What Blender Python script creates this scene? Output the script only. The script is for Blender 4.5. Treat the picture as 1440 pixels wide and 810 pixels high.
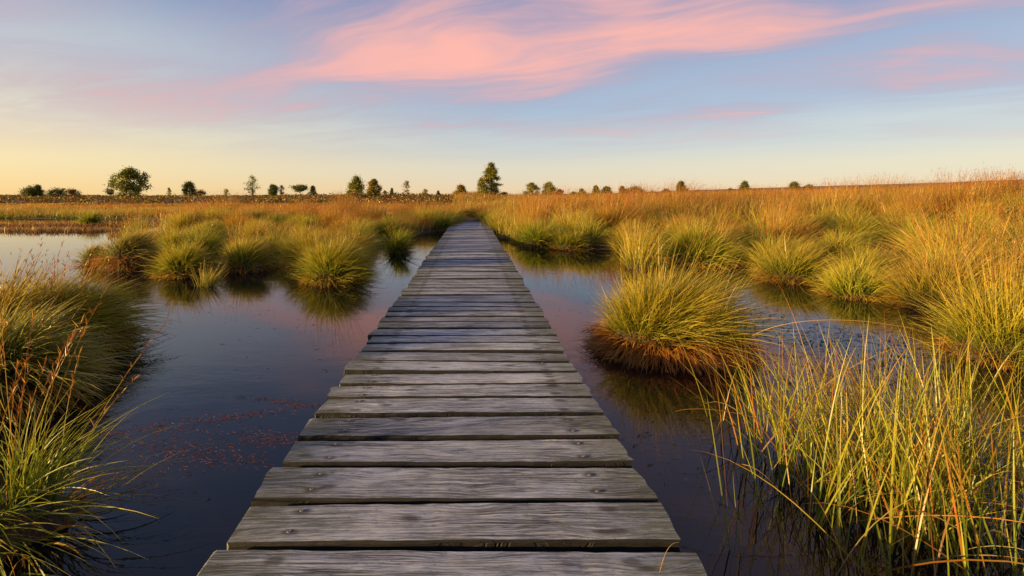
import bpy, math, random
import numpy as np
R = math.radians
scene = bpy.context.scene
for o in list(bpy.data.objects):
    bpy.data.objects.remove(o)
C = scene.collection

# ------------------------------------------------------------------ camera
EYE = 1.19                      # metres above the water; the deck lies at 0.18
cam_d = bpy.data.cameras.new('camera')
cam_d.lens = 18; cam_d.sensor_width = 36
cam_d.shift_x = 0.0396; cam_d.shift_y = -0.0903
cam_d.clip_start = 0.05; cam_d.clip_end = 6000
cam = bpy.data.objects.new('camera', cam_d); C.objects.link(cam)
cam.location = (0, 0, EYE); cam.rotation_euler = (R(90), 0, 0)
scene.camera = cam

# ------------------------------------------------------------------ sun and sky
SUN_EL, SUN_AZ = 6.5, 251.0     # azimuth clockwise from +Y
sd = bpy.data.lights.new('sun', 'SUN'); sd.energy = 5.0; sd.angle = R(0.6)
sd.color = (1.0, 0.68, 0.28)
sun = bpy.data.objects.new('sun', sd); C.objects.link(sun)
sx, sy = math.sin(R(SUN_AZ)), math.cos(R(SUN_AZ))
from mathutils import Vector
sun.rotation_euler = Vector((sx*math.cos(R(SUN_EL)), sy*math.cos(R(SUN_EL)), math.sin(R(SUN_EL)))).to_track_quat('Z', 'Y').to_euler()

class NT:
    def __init__(s, tree):
        s.t = tree; s.n = tree.nodes; s.l = tree.links
    def node(s, kind, **kw):
        n = s.n.new(kind)
        for k, v in kw.items(): setattr(n, k, v)
        return n
    def put(s, sock, v):
        if v is None: return
        if isinstance(v, bpy.types.NodeSocket): s.l.new(v, sock)
        else: sock.default_value = v
    def math(s, op, a, b=None, c=None, clamp=False):
        n = s.node('ShaderNodeMath', operation=op, use_clamp=clamp)
        s.put(n.inputs[0], a); s.put(n.inputs[1], b); s.put(n.inputs[2], c)
        return n.outputs[0]
    def vmath(s, op, a, b=None):
        n = s.node('ShaderNodeVectorMath', operation=op)
        s.put(n.inputs[0], a); s.put(n.inputs[1], b)
        return n.outputs[0]
    def mix(s, f, a, b, blend='MIX'):
        n = s.node('ShaderNodeMix', data_type='RGBA', blend_type=blend)
        s.put(n.inputs[0], f); s.put(n.inputs[6], a); s.put(n.inputs[7], b)
        return n.outputs[2]
    def comb(s, x=0., y=0., z=0.):
        n = s.node('ShaderNodeCombineXYZ')
        s.put(n.inputs[0], x); s.put(n.inputs[1], y); s.put(n.inputs[2], z)
        return n.outputs[0]
    def sep(s, v):
        n = s.node('ShaderNodeSeparateXYZ'); s.put(n.inputs[0], v); return n.outputs
    def noise(s, v, scale=1., detail=4., rough=.5, dist=0.):
        n = s.node('ShaderNodeTexNoise')
        s.put(n.inputs['Vector'], v); n.inputs['Scale'].default_value = scale
        n.inputs['Detail'].default_value = detail; n.inputs['Roughness'].default_value = rough
        n.inputs['Distortion'].default_value = dist
        return n.outputs['Fac']
    def smooth(s, v, a, b, lo=0., hi=1.):
        n = s.node('ShaderNodeMapRange', interpolation_type='SMOOTHSTEP')
        s.put(n.inputs[0], v); n.inputs[1].default_value = a; n.inputs[2].default_value = b
        n.inputs[3].default_value = lo; n.inputs[4].default_value = hi
        return n.outputs[0]

world = bpy.data.worlds.new('World'); scene.world = world; world.use_nodes = True
W = NT(world.node_tree); W.n.clear()
sky = W.node('ShaderNodeTexSky', sky_type='NISHITA', sun_disc=False)
sky.sun_elevation = R(SUN_EL); sky.sun_rotation = R(SUN_AZ)
sky.air_density = 1.0; sky.dust_density = 1.0; sky.ozone_density = 1.0; sky.altitude = 600
SKY_K = 0.12
d = W.node('ShaderNodeTexCoord').outputs['Generated']
x, y, z = W.sep(d)
# a cloud deck seen from below: project the view direction on a flat layer
zc = W.math('ADD', W.math('MAXIMUM', z, 0.0), 0.05)
u = W.math('DIVIDE', x, zc); v = W.math('DIVIDE', y, zc)
ca, sa = math.cos(R(-26)), math.sin(R(-26))
al = W.math('ADD', W.math('MULTIPLY', u, ca), W.math('MULTIPLY', v, sa))
ac = W.math('ADD', W.math('MULTIPLY', u, -sa), W.math('MULTIPLY', v, ca))
CLOUD_SEED = 33.6
wob = W.noise(W.comb(al, ac, 3.1), 0.6, 2, .5)
acw = W.math('ADD', ac, W.math('MULTIPLY', W.math('SUBTRACT', wob, .5), 1.3))
streak = W.noise(W.comb(W.math('MULTIPLY', al, .70), W.math('MULTIPLY', acw, 1.25), CLOUD_SEED), 1.0, 4.0, .46, .25)
def bell(c, wd): return W.math('POWER', 2.718, W.math('MULTIPLY', W.math('POWER', W.math('DIVIDE', W.math('SUBTRACT', acw, c), wd), 2.), -1.))
cov = W.math('ADD', streak, W.math('ADD', W.math('MULTIPLY', bell(2.75, 1.0), .25), W.math('MULTIPLY', bell(6.6, 1.2), .10)))
fine = W.noise(W.comb(W.math('MULTIPLY', al, .9), W.math('MULTIPLY', acw, 4.2), 5.), 1.7, 5, .58, .3)
cov = W.math('ADD', cov, W.math('MULTIPLY', W.math('SUBTRACT', fine, .5), .36))
tow = W.math('ADD', W.math('MULTIPLY', x, sx), W.math('MULTIPLY', y, sy))
veil = W.smooth(cov, .30, .84)
core = W.math('MULTIPLY', W.smooth(cov, .53, 1.03), W.smooth(tow, -.30, .38, 1., .45))
low = W.smooth(z, .045, .17)
side = W.smooth(tow, -.50, .66)
def ramp(stops):
    n = W.node('ShaderNodeValToRGB'); cr = n.color_ramp; cr.interpolation = 'EASE'
    lin = lambda c: tuple(((q/255+.055)/1.055)**2.4 for q in c)+(1,)
    while len(cr.elements) < len(stops): cr.elements.new(.5)
    for e, (p_, c_) in zip(cr.elements, stops): e.position = p_; e.color = lin(c_)
    W.l.new(W.math('MAXIMUM', z, 0.), n.inputs[0])
    return n.outputs[0]
r_away = ramp([(0, (240, 214, 180)), (.045, (224, 214, 198)), (.10, (200, 205, 210)), (.17, (166, 184, 211)), (.36, (118, 139, 188)), (1, (96, 110, 160))])
r_sun = ramp([(0, (255, 216, 148)), (.06, (254, 226, 172)), (.14, (246, 230, 196)), (.23, (206, 206, 208)), (.38, (126, 146, 192)), (1, (96, 110, 160))])
grad = W.mix(side, r_away, r_sun)
skyc = W.vmath('MULTIPLY', sky.outputs[0], (SKY_K*2, SKY_K*2, SKY_K*2))
base = W.mix(.82, skyc, grad)
# thin lavender veil, salmon where the low sun still reaches the thicker cloud
ccol = W.mix(core, (.47, .39, .51, 1), (1.0, .49, .42, 1))
fin = W.mix(W.math('MULTIPLY', W.math('ADD', W.math('MULTIPLY', veil, .58), W.math('MULTIPLY', core, .40)), low), base, ccol)
bg = W.node('ShaderNodeBackground'); W.l.new(fin, bg.inputs[0]); bg.inputs[1].default_value = 0.47
W.l.new(bg.outputs[0], W.node('ShaderNodeOutputWorld').inputs[0])

scene.view_settings.view_transform = 'Standard'
scene.view_settings.look = 'None'
scene.view_settings.gamma = 1.0
scene.view_settings.exposure = 1.10
scene.view_settings.use_curve_mapping = False

# ------------------------------------------------------------------ helpers
rng = np.random.default_rng(7)
random.seed(7)
def tag(o, label=None, cat=None, group=None, kind=None):
    for k, val in (('label', label), ('category', cat), ('group', group), ('kind', kind)):
        if val: o[k] = val
    return o
def link(name, data, parent=None, loc=None):
    o = bpy.data.objects.new(name, data); C.objects.link(o)
    if parent: o.parent = parent
    if loc is not None: o.location = loc
    return o
def np_mesh(name, verts, tris, mat, cols=None, smooth=True):
    verts = np.asarray(verts, np.float32); tris = np.asarray(tris, np.int32)
    me = bpy.data.meshes.new(name)
    me.vertices.add(len(verts)); me.vertices.foreach_set('co', verts.ravel())
    k = tris.shape[1]
    me.loops.add(tris.size); me.loops.foreach_set('vertex_index', tris.ravel())
    me.polygons.add(len(tris)); me.polygons.foreach_set('loop_start', np.arange(0, tris.size, k, dtype=np.int32))
    me.polygons.foreach_set('use_smooth', np.full(len(tris), smooth))
    if cols is not None:
        a = me.color_attributes.new('Col', 'FLOAT_COLOR', 'POINT')
        c4 = np.ones((len(verts), 4), np.float32); c4[:, :3] = cols
        a.data.foreach_set('color', c4.ravel())
    me.update(calc_edges=True)
    if mat: me.materials.append(mat)
    return me
def at(px, py):
    """ground point (water level) under a pixel of the 1440 x 810 photograph"""
    dd = EYE*720/(py-275.)
    return ((px-663.)/720.*dd, dd)

# smooth value noise from summed sines
_ph = rng.uniform(0, 6.28, (40, 2)); _fr = rng.normal(0, 1, (40, 2))
def wav(x, y, scale, k0=0, n=10):
    s = 0
    for k in range(k0, k0+n):
        s = s + np.sin((x*_fr[k, 0]+y*_fr[k, 1])*scale+_ph[k, 0])
    return s/n**.5

# ------------------------------------------------------------------ materials
def mat_grass(name, trans=.42, gloss=.06):
    m = bpy.data.materials.new(name); m.use_nodes = True
    N = NT(m.node_tree); N.n.clear()
    c = N.node('ShaderNodeAttribute', attribute_name='Col').outputs['Color']
    rnd = N.node('ShaderNodeObjectInfo').outputs['Random']
    h = N.node('ShaderNodeHueSaturation'); N.put(h.inputs['Color'], c)
    N.put(h.inputs['Hue'], N.math('ADD', .488, N.math('MULTIPLY', rnd, .024)))
    N.put(h.inputs['Value'], N.math('ADD', .85, N.math('MULTIPLY', N.math('FRACT', N.math('MULTIPLY', rnd, 17.3)), .3)))
    df = N.node('ShaderNodeBsdfDiffuse'); N.l.new(h.outputs[0], df.inputs[0])
    tr = N.node('ShaderNodeBsdfTranslucent'); N.l.new(h.outputs[0], tr.inputs[0])
    mx = N.node('ShaderNodeMixShader'); mx.inputs[0].default_value = trans
    N.l.new(df.outputs[0], mx.inputs[1]); N.l.new(tr.outputs[0], mx.inputs[2])
    gl = N.node('ShaderNodeBsdfGlossy'); gl.inputs['Roughness'].default_value = .38
    gl.inputs[0].default_value = (.9, .9, .8, 1)
    m2 = N.node('ShaderNodeMixShader'); m2.inputs[0].default_value = gloss
    N.l.new(mx.outputs[0], m2.inputs[1]); N.l.new(gl.outputs[0], m2.inputs[2])
    N.l.new(m2.outputs[0], N.node('ShaderNodeOutputMaterial').inputs[0])
    return m
def mat_pbr(name):
    m = bpy.data.materials.new(name); m.use_nodes = True
    N = NT(m.node_tree); N.n.clear()
    p = N.node('ShaderNodeBsdfPrincipled')
    N.l.new(p.outputs[0], N.node('ShaderNodeOutputMaterial').inputs[0])
    return m, N, p
def bump(N, p, h, strength, dist=.01):
    b = N.node('ShaderNodeBump'); b.inputs['Strength'].default_value = strength
    b.inputs['Distance'].default_value = dist; N.put(b.inputs['Height'], h)
    N.l.new(b.outputs[0], p.inputs['Normal'])

M_grass = mat_grass('grass_blades', .45, .03)
M_leaf = mat_grass('leaves', .30, .02)

# water: dark peat water
M_water, N, p = mat_pbr('peat_water')
p.inputs['Base Color'].default_value = (.006, .005, .006, 1)
p.inputs['Roughness'].default_value = .02; p.inputs['IOR'].default_value = 1.34
pos = N.node('ShaderNodeNewGeometry').outputs['Position']
px_, py_, pz_ = N.sep(pos)
n1 = N.noise(N.comb(px_, N.math('MULTIPLY', py_, 1.8), 0.), 3.0, 3, .5)
n2 = N.noise(N.comb(px_, N.math('MULTIPLY', py_, 2.2), 0.), 14., 2, .5)
cal = N.smooth(N.noise(pos, .35, 2, .5), .40, .62)
hh = N.math('ADD', N.math('MULTIPLY', n1, 1.0), N.math('MULTIPLY', n2, .22))
bump(N, p, N.math('MULTIPLY', hh, N.math('ADD', .25, cal)), .16, .012)

# peat ground going over to moor litter
M_ground, N, p = mat_pbr('peat_ground')
pos = N.node('ShaderNodeNewGeometry').outputs['Position']
gx, gy, gz = N.sep(pos)
a = N.noise(pos, 5., 6, .65); b2 = N.noise(pos, .35, 4, .55)
peat = N.mix(N.smooth(a, .35, .7), (.018, .012, .008, 1), (.07, .045, .022, 1))
moss = N.mix(N.smooth(a, .3, .7), (.03, .035, .010, 1), (.09, .07, .022, 1))
moor = N.mix(N.smooth(b2, .35, .65), (.10, .052, .022, 1), (.19, .085, .032, 1))
c = N.mix(N.smooth(b2, .45, .6), peat, moss)
c = N.mix(N.smooth(gy, 14., 34.), c, moor)
c = N.mix(N.smooth(gy, 95., 160.), c, N.mix(N.smooth(b2, .4, .6), (.07, .04, .016, 1), (.16, .075, .028, 1)))
N.put(p.inputs['Base Color'], c); p.inputs['Roughness'].default_value = .9
bump(N, p, a, .8, .04)

M_mound, N, p = mat_pbr('tussock_peat')
oc = N.node('ShaderNodeTexCoord').outputs['Object']
ox, oy, oz = N.sep(oc)
a = N.noise(N.comb(N.math('MULTIPLY', ox, 34.), N.math('MULTIPLY', oy, 34.), N.math('MULTIPLY', oz, 9.)), 1., 5, .65)
c = N.mix(N.smooth(a, .35, .68), (.020, .012, .007, 1), (.13, .065, .024, 1))
N.put(p.inputs['Base Color'], c); p.inputs['Roughness'].default_value = .9
bump(N, p, a, 1., .03)

M_bark, N, p = mat_pbr('bark')
a = N.noise(N.node('ShaderNodeTexCoord').outputs['Object'], 6., 4, .6)
N.put(p.inputs['Base Color'], N.mix(a, (.03, .02, .013, 1), (.14, .10, .07, 1))); p.inputs['Roughness'].default_value = .9

# weathered boards
def wood(name, dark=1.):
    m, N, p = mat_pbr(name)
    rnd = N.node('ShaderNodeObjectInfo').outputs['Random']
    oc = N.node('ShaderNodeTexCoord').outputs['Object']
    ox, oy, oz = N.sep(oc)
    off = N.math('MULTIPLY', rnd, 91.7)
    xs = N.math('ADD', ox, off)
    yo = N.math('ADD', oy, N.math('MULTIPLY', N.math('FRACT', N.math('MULTIPLY', rnd, 7.7)), 13.))
    # knots: voronoi cells squeezed along the board
    vo = N.node('ShaderNodeTexVoronoi', voronoi_dimensions='2D', feature='F1')
    N.put(vo.inputs['Vector'], N.comb(N.math('MULTIPLY', xs, 3.0), N.math('MULTIPLY', yo, 7.5), 0.)); vo.inputs['Scale'].default_value = 1.
    vo.inputs['Randomness'].default_value = 1.
    kd = vo.outputs['Distance']
    kfield = N.math('POWER', 2.718, N.math('MULTIPLY', N.math('POWER', kd, 2.), -16.))
    knot = N.math('MULTIPLY', N.smooth(kd, .03, .13, 1., 0.), N.math('GREATER_THAN', N.sep(vo.outputs['Color'])[0], .35))
    warp = N.math('MULTIPLY', N.math('SUBTRACT', N.noise(N.comb(N.math('MULTIPLY', xs, 2.2), N.math('MULTIPLY', yo, 9.), 0.), 1., 3, .5), .5), .007)
    yy = N.math('ADD', N.math('ADD', yo, warp), N.math('MULTIPLY', kfield, .016))
    grain = N.noise(N.comb(N.math('MULTIPLY', xs, 4.5), N.math('MULTIPLY', yy, 150.), N.math('MULTIPLY', oz, 60.)), 1., 4, .62)
    fine = N.noise(N.comb(N.math('MULTIPLY', xs, 24.), N.math('MULTIPLY', yy, 330.), N.math('MULTIPLY', oz, 200.)), 1., 3, .6)
    blot = N.noise(N.comb(N.math('MULTIPLY', xs, 3.), N.math('MULTIPLY', yo, 8.), 0.), 1., 5, .62)
    g = N.math('ADD', N.math('MULTIPLY', grain, .65), N.math('MULTIPLY', fine, .35))
    c = N.mix(N.smooth(g, .41, .58), (.170*dark, .165*dark, .160*dark, 1), (.58*dark, .58*dark, .585*dark, 1))
    c = N.mix(N.smooth(blot, .42, .72, 0., .55), c, (.66*dark, .66*dark, .66*dark, 1))
    c = N.mix(N.smooth(blot, .28, .46, .7, 0.), c, (.20*dark, .185*dark, .165*dark, 1))
    mot = N.noise(N.comb(N.math('MULTIPLY', xs, 32.), N.math('MULTIPLY', yo, 75.), 2.), 1., 4, .7)
    c = N.mix(N.smooth(mot, .30, .44, .65, 0.), c, (.12*dark, .11*dark, .10*dark, 1))
    pit = N.noise(N.comb(N.math('MULTIPLY', xs, 70.), N.math('MULTIPLY', yo, 130.), 9.), 1., 2, .5)
    c = N.mix(N.smooth(pit, .25, .31, .85, 0.), c, (.04, .035, .03, 1))
    crk = N.noise(N.comb(N.math('MULTIPLY', xs, 1.1), N.math('MULTIPLY', yy, 62.), 4.), 1., 5, .7)
    crack = N.smooth(N.math('ABSOLUTE', N.math('SUBTRACT', crk, .5)), .0, .022, 1., 0.)
    crack = N.math('MULTIPLY', crack, N.smooth(N.noise(N.comb(N.math('MULTIPLY', xs, 2.4), N.math('MULTIPLY', yo, 7.), 7.), 1., 3, .5), .42, .60))
    c = N.mix(N.math('MULTIPLY', crack, .85), c, (.022, .019, .016, 1))
    tint = N.mix(N.math('FRACT', N.math('MULTIPLY', rnd, 31.)), (.70, .68, .66, 1), (1.12, 1.10, 1.06, 1))
    c = N.mix(1., c, tint, 'MULTIPLY')
    c = N.mix(N.math('MULTIPLY', knot, .8), c, (.045, .034, .027, 1))
    # green algae creeping in from the board ends
    en = N.math('ADD', N.math('ABSOLUTE', ox), N.math('MULTIPLY', N.math('SUBTRACT', N.noise(N.comb(N.math('MULTIPLY', xs, 9.), N.math('MULTIPLY', yo, 16.), 0.), 1., 5, .7), .5), .62))
    alg = N.math('MULTIPLY', N.smooth(en, .31, .58), N.smooth(fine, .35, .65, .35, 1.))
    c = N.mix(N.math('MULTIPLY', alg, .84), c, (.070, .076, .018, 1))
    # rust bleeding from the fixings
    fx = N.math('SUBTRACT', N.math('ABSOLUTE', ox), .43); fy = N.math('SUBTRACT', N.math('ABSOLUTE', oy), .045)
    fd = N.math('SQRT', N.math('ADD', N.math('POWER', N.math('MULTIPLY', fx, .55), 2.), N.math('POWER', fy, 2.)))
    c = N.mix(N.smooth(fd, .006, .020, .75, 0.), c, (.045, .030, .020, 1))
    # pale lichen specks
    sp = N.noise(N.comb(N.math('MULTIPLY', xs, 60.), N.math('MULTIPLY', yo, 60.), 0.), 1., 2, .5)
    c = N.mix(N.math('MULTIPLY', N.smooth(sp, .70, .76), N.smooth(en, .25, .6)), c, (.34, .34, .27, 1))
    if dark < .2: c = N.mix(.93, c, (.010, .008, .007, 1))  # edges go near-black: shade of the plank gaps painted into the colour
    N.put(p.inputs['Base Color'], c); p.inputs['Roughness'].default_value = .72
    p.inputs['Specular IOR Level'].default_value = .35
    hgt = N.math('SUBTRACT', N.math('ADD', N.math('MULTIPLY', grain, .6), N.math('MULTIPLY', fine, .4)), N.math('ADD', N.math('MULTIPLY', knot, .15), N.math('MULTIPLY', crack, .7)))
    bump(N, p, hgt, 1., .008)
    return m
M_wood = wood('weathered_board'); M_beam = wood('weathered_beam', .55); M_edge = wood('dirty_shaded_board_edge', .13)  # edge wood mixes dirt with painted-in shade of the gaps
M_screw, N, p = mat_pbr('screw_steel')
p.inputs['Base Color'].default_value = (.22, .20, .19, 1); p.inputs['Metallic'].default_value = .3; p.inputs['Roughness'].default_value = .7

# ------------------------------------------------------------------ terrain and water
# shoreline of the bog pools in plan (x, y): everything inside the polygon is open water
SH = np.array([(-60, 27.5), (-30, 27), (-22, 26.5), (-15.5, 25.5), (-12.5, 21), (-10, 16.5), (-8.6, 15.5), (-7.0, 15.0), (-5.4, 14.6), (-4.2, 14.0), (-3.5, 12.9), (-2.8, 12.5), (-2.2, 13.8), (-1.5, 16.0), (-.9, 18.2), (-.1, 19.2), (.6, 16.4), (.75, 13.2), (1.6, 11.5), (2.3, 11.2), (3.1, 10.9), (4.3, 10.1), (5.1, 8.5), (5.4, 7.0), (5.3, 6.2), (5.5, 5.3), (4.9, 4.4), (3.6, 3.5), (3.2, 2.7), (3.3, 1.6), (3.8, -2), (4.5, -9), (-60, -9)], float)
def sdf(x, y):
    """> 0 on land, < 0 in the pools"""
    x = np.asarray(x, float); y = np.asarray(y, float)
    best = np.full(x.shape, 1e9); ins = np.zeros(x.shape, bool)
    n = len(SH)
    for i in range(n):
        ax, ay = SH[i]; bx, by = SH[(i+1) % n]
        ex, ey = bx-ax, by-ay
        t = np.clip(((x-ax)*ex+(y-ay)*ey)/(ex*ex+ey*ey), 0, 1)
        best = np.minimum(best, np.hypot(x-ax-t*ex, y-ay-t*ey))
        cr = ((ay > y) != (by > y))
        with np.errstate(divide='ignore', invalid='ignore'):
            xi = (bx-ax)*(y-ay)/(by-ay)+ax
        ins ^= cr & (x < xi)
    return np.where(ins, -best, best)
def sst(v, a, b):
    t = np.clip((v-a)/(b-a), 0, 1); return t*t*(3-2*t)
def height(x, y):
    x = np.asarray(x, float); y = np.asarray(y, float)
    s = sdf(x, y)+.18*wav(x, y, 1.6)
    near = np.where(s < 0, np.maximum(s*.9, -.55), .09*sst(s, 0, .6)+.06*sst(s, .6, 3))
    right = sst(x, -1, 6)
    near = near+sst(s, 1, 6)*(.20*right*sst(y, 7, 20)+.05*wav(x, y, .8, 10))
    near = near+.34*sst(x/np.maximum(y, 1), .45, 1.1)*sst(y, 7, 16)*sst(s, .3, 3)
    far = (.78+.22*wav(x, y, .05, 20)+.08*wav(x, y, .25, 3))*sst(y, 34, 68)*(1-.35*right)
    far = far-2.0*sst(y, 170, 420)-4*sst(y, 400, 1500)
    hill = 13.*sst(x, 60, 420)*sst(y, 190, 330)
    return near+far+hill
def axis(lim0, lim1, core0, core1, step, grow):
    a = list(np.arange(core0, core1+1e-6, step))
    s = step
    while a[-1] < lim1: s *= grow; a.append(a[-1]+s)
    s = step
    while a[0] > lim0: s *= grow; a.insert(0, a[0]-s)
    return np.array(a)
ax_ = axis(-1500, 1500, -14, 14, .2, 1.09); ay_ = axis(-60, 2500, -1, 28, .2, 1.08)
XX, YY = np.meshgrid(ax_, ay_)
ZZ = height(XX, YY)
nx, ny = len(ax_), len(ay_)
idx = np.arange(nx*ny).reshape(ny, nx)
quads = np.stack([idx[:-1, :-1], idx[:-1, 1:], idx[1:, 1:], idx[1:, :-1]], -1).reshape(-1, 4)
o = link('ground', np_mesh('ground', np.stack([XX, YY, ZZ], -1).reshape(-1, 3), quads, M_ground))
tag(o, 'peaty moorland ground rising from the pools to the horizon', 'ground', kind='structure')
wv = np.array([(-70, -12, 0), (12, -12, 0), (12, 30, 0), (-70, 30, 0)])
o = link('water', np_mesh('water', wv, [(0, 1, 2, 3)], M_water, smooth=False))
tag(o, 'still dark peat water of the bog pools', 'water', kind='structure')

# ------------------------------------------------------------------ boardwalk
walk = link('boardwalk', None, loc=(-.057, 0, 0)); walk.scale = (1.14, 1.14, 1)
tag(walk, 'straight grey weathered plank boardwalk crossing the bog pools', 'boardwalk')
def deck_z(y):
    return .18-.06*sst(np.float64(y), 12, 19)+.012*math.sin(y*.9+1)*sst(np.float64(y), 3, 6)
def plank_mesh(L, wd, th, seed, nx=26, ny=6):
    r = np.random.default_rng(seed)
    xs = np.linspace(-L/2, L/2, nx); ys = np.linspace(-wd/2, wd/2, ny)
    ph = r.uniform(0, 6.28, 8); cup = r.uniform(-.0025, .0035); tw = r.uniform(-.004, .004); bow = r.uniform(-.004, .006)
    e0 = .0015*np.sin(xs*3+ph[0])+.0008*np.sin(xs*17+ph[1])+r.normal(0, .0009, nx)
    e1 = .0015*np.sin(xs*3+ph[2])+.0008*np.sin(xs*19+ph[3])+r.normal(0, .0009, nx)
    V = []; F = []
    # closed loops of the cross-section, one per x
    def ring(i):
        x = xs[i]; pts = []
        hz = tw*x/(L/2)+bow*(1-(2*x/L)**2)
        for j, yv in enumerate(ys):
            t = yv/(wd/2)
            yy = yv+(e1[i] if t > 0 else e0[i])*abs(t)
            zz = hz+cup*(t*t-1)+tw*t*(x/L)-(.0014 if j in (0, ny-1) else 0)+r.normal(0, .0005)
            pts.append((x, yy, zz))
        y1 = pts[-1][1]+.003; y0 = pts[0][1]-.003
        pts.append((x, y1, hz-.010)); pts.append((x, y1-.001, hz-th)); pts.append((x, y0+.001, hz-th)); pts.append((x, y0, hz-.010))
        return pts
    k = ny+4
    for i in range(nx): V += ring(i)
    for i in range(nx-1):
        for j in range(k):
            a, b = i*k+j, i*k+(j+1) % k
            F.append((a, a+k, b+k, b))
    me = bpy.data.meshes.new('plank')
    V = np.array(V)
    # rough sawn ends
    for sgn, i in ((-1, 0), (1, nx-1)):
        V[i*k:(i+1)*k, 0] += r.normal(0, .004, k)+r.uniform(-.006, .006)*V[i*k:(i+1)*k, 1]/wd*2
    me.from_pydata(V.tolist(), [], F+[tuple(range(k))[::-1], tuple(range((nx-1)*k, nx*k))])
    me.polygons.foreach_set('use_smooth', [False]*len(me.polygons))
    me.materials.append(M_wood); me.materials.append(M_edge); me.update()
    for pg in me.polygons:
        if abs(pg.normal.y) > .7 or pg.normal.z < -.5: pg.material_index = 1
    return me
def screw_mesh():
    V = []; F = []
    n = 10
    for rr, zz in ((.0060, 0), (.0054, .0012), (.0034, .0014), (.0024, .0004)):
        for q in range(n): V.append((rr*math.cos(q*6.2832/n), rr*math.sin(q*6.2832/n), zz))
    for lv in range(3):
        for q in range(n):
            a, b = lv*n+q, lv*n+(q+1) % n
            F.append((a, b, b+n, a+n))
    F.append(tuple(range(3*n, 4*n)))
    me = bpy.data.meshes.new('screw'); me.from_pydata(V, [], F); me.materials.append(M_screw); me.update()
    return me
SCREW = screw_mesh()
edges = [-.62, -.43, -.24, -.05, .14, .33, .52, .71, .90, 1.09, 1.29, 1.485, 1.688, 1.876, 2.07, 2.246, 2.412, 2.575]
while edges[-1] < 20.6: edges.append(edges[-1]+random.uniform(.162, .186))
shared = [plank_mesh(1.18, .150, .045, 500+i, 9, 4) for i in range(8)]
for i in range(len(edges)-1):
    y0, y1 = edges[i], edges[i+1]
    ym = (y0+y1)/2
    gap = random.uniform(.032, .044)
    if ym < 9: me = plank_mesh(1.18+random.uniform(-.022, .022), y1-y0-gap, .045, i)
    else: me = shared[i % 8]
    far_bend = .9*float(sst(np.float64(ym), 20, 30))
    pl = link('plank', me, walk, (random.uniform(-.006, .006)+far_bend*.4, ym, float(deck_z(ym))+random.uniform(-.004, .004)))
    pl.rotation_euler = (random.uniform(-.008, .008), random.uniform(-.003, .003), random.uniform(-.006, .006))
    if .6 < ym < 5.5:
        for sxx in (-.43, .43):
            for syy in (-.045, .045):
                if random.random() < .12: continue
                s = link('screw', SCREW, pl, (sxx+random.uniform(-.004, .004), syy+random.uniform(-.004, .004), .0))
def box_mesh(name, x0, x1, y0, y1, z0, z1, mat, seg=1):
    V = []; F = []
    for i in range(seg+1):
        yy = y0+(y1-y0)*i/seg
        V += [(x0, yy, z0), (x1, yy, z0), (x1, yy, z1), (x0, yy, z1)]
    for i in range(seg):
        for j in range(4):
            a, b = i*4+j, i*4+(j+1) % 4
            F.append((a, b, b+4, a+4))
    F += [(3, 2, 1, 0), tuple(seg*4+q for q in range(4))]
    me = bpy.data.meshes.new(name); me.from_pydata(V, [], F); me.materials.append(mat); me.update()
    return me
for bxx in (-.44, .44):
    for k in range(7):
        y0 = -.6+k*3.0
        zt = float(min(deck_z(y0), deck_z(y0+3)))-.068
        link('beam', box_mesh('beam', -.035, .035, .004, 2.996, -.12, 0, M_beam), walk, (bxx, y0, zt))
        def post_mesh():
            V = []; F = []; n = 10
            for lv, zz in enumerate((-.85, -.05, 0)):
                for q in range(n):
                    a = q*6.2832/n; rr = .05*(1+.06*math.sin(3*a+k))*(1, .97, .9)[lv]
                    V.append((rr*math.cos(a), rr*math.sin(a), zz))
            for lv in range(2):
                for q in range(n):
                    a, b = lv*n+q, lv*n+(q+1) % n
                    F.append((a, b, b+n, a+n))
            F.append(tuple(range(2*n, 3*n)))
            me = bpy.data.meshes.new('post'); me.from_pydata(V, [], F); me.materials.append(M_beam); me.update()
            return me
        link('post', post_mesh(), walk, (bxx-.086*(1 if bxx > 0 else -1), y0+1.5, zt-.012))

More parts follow.
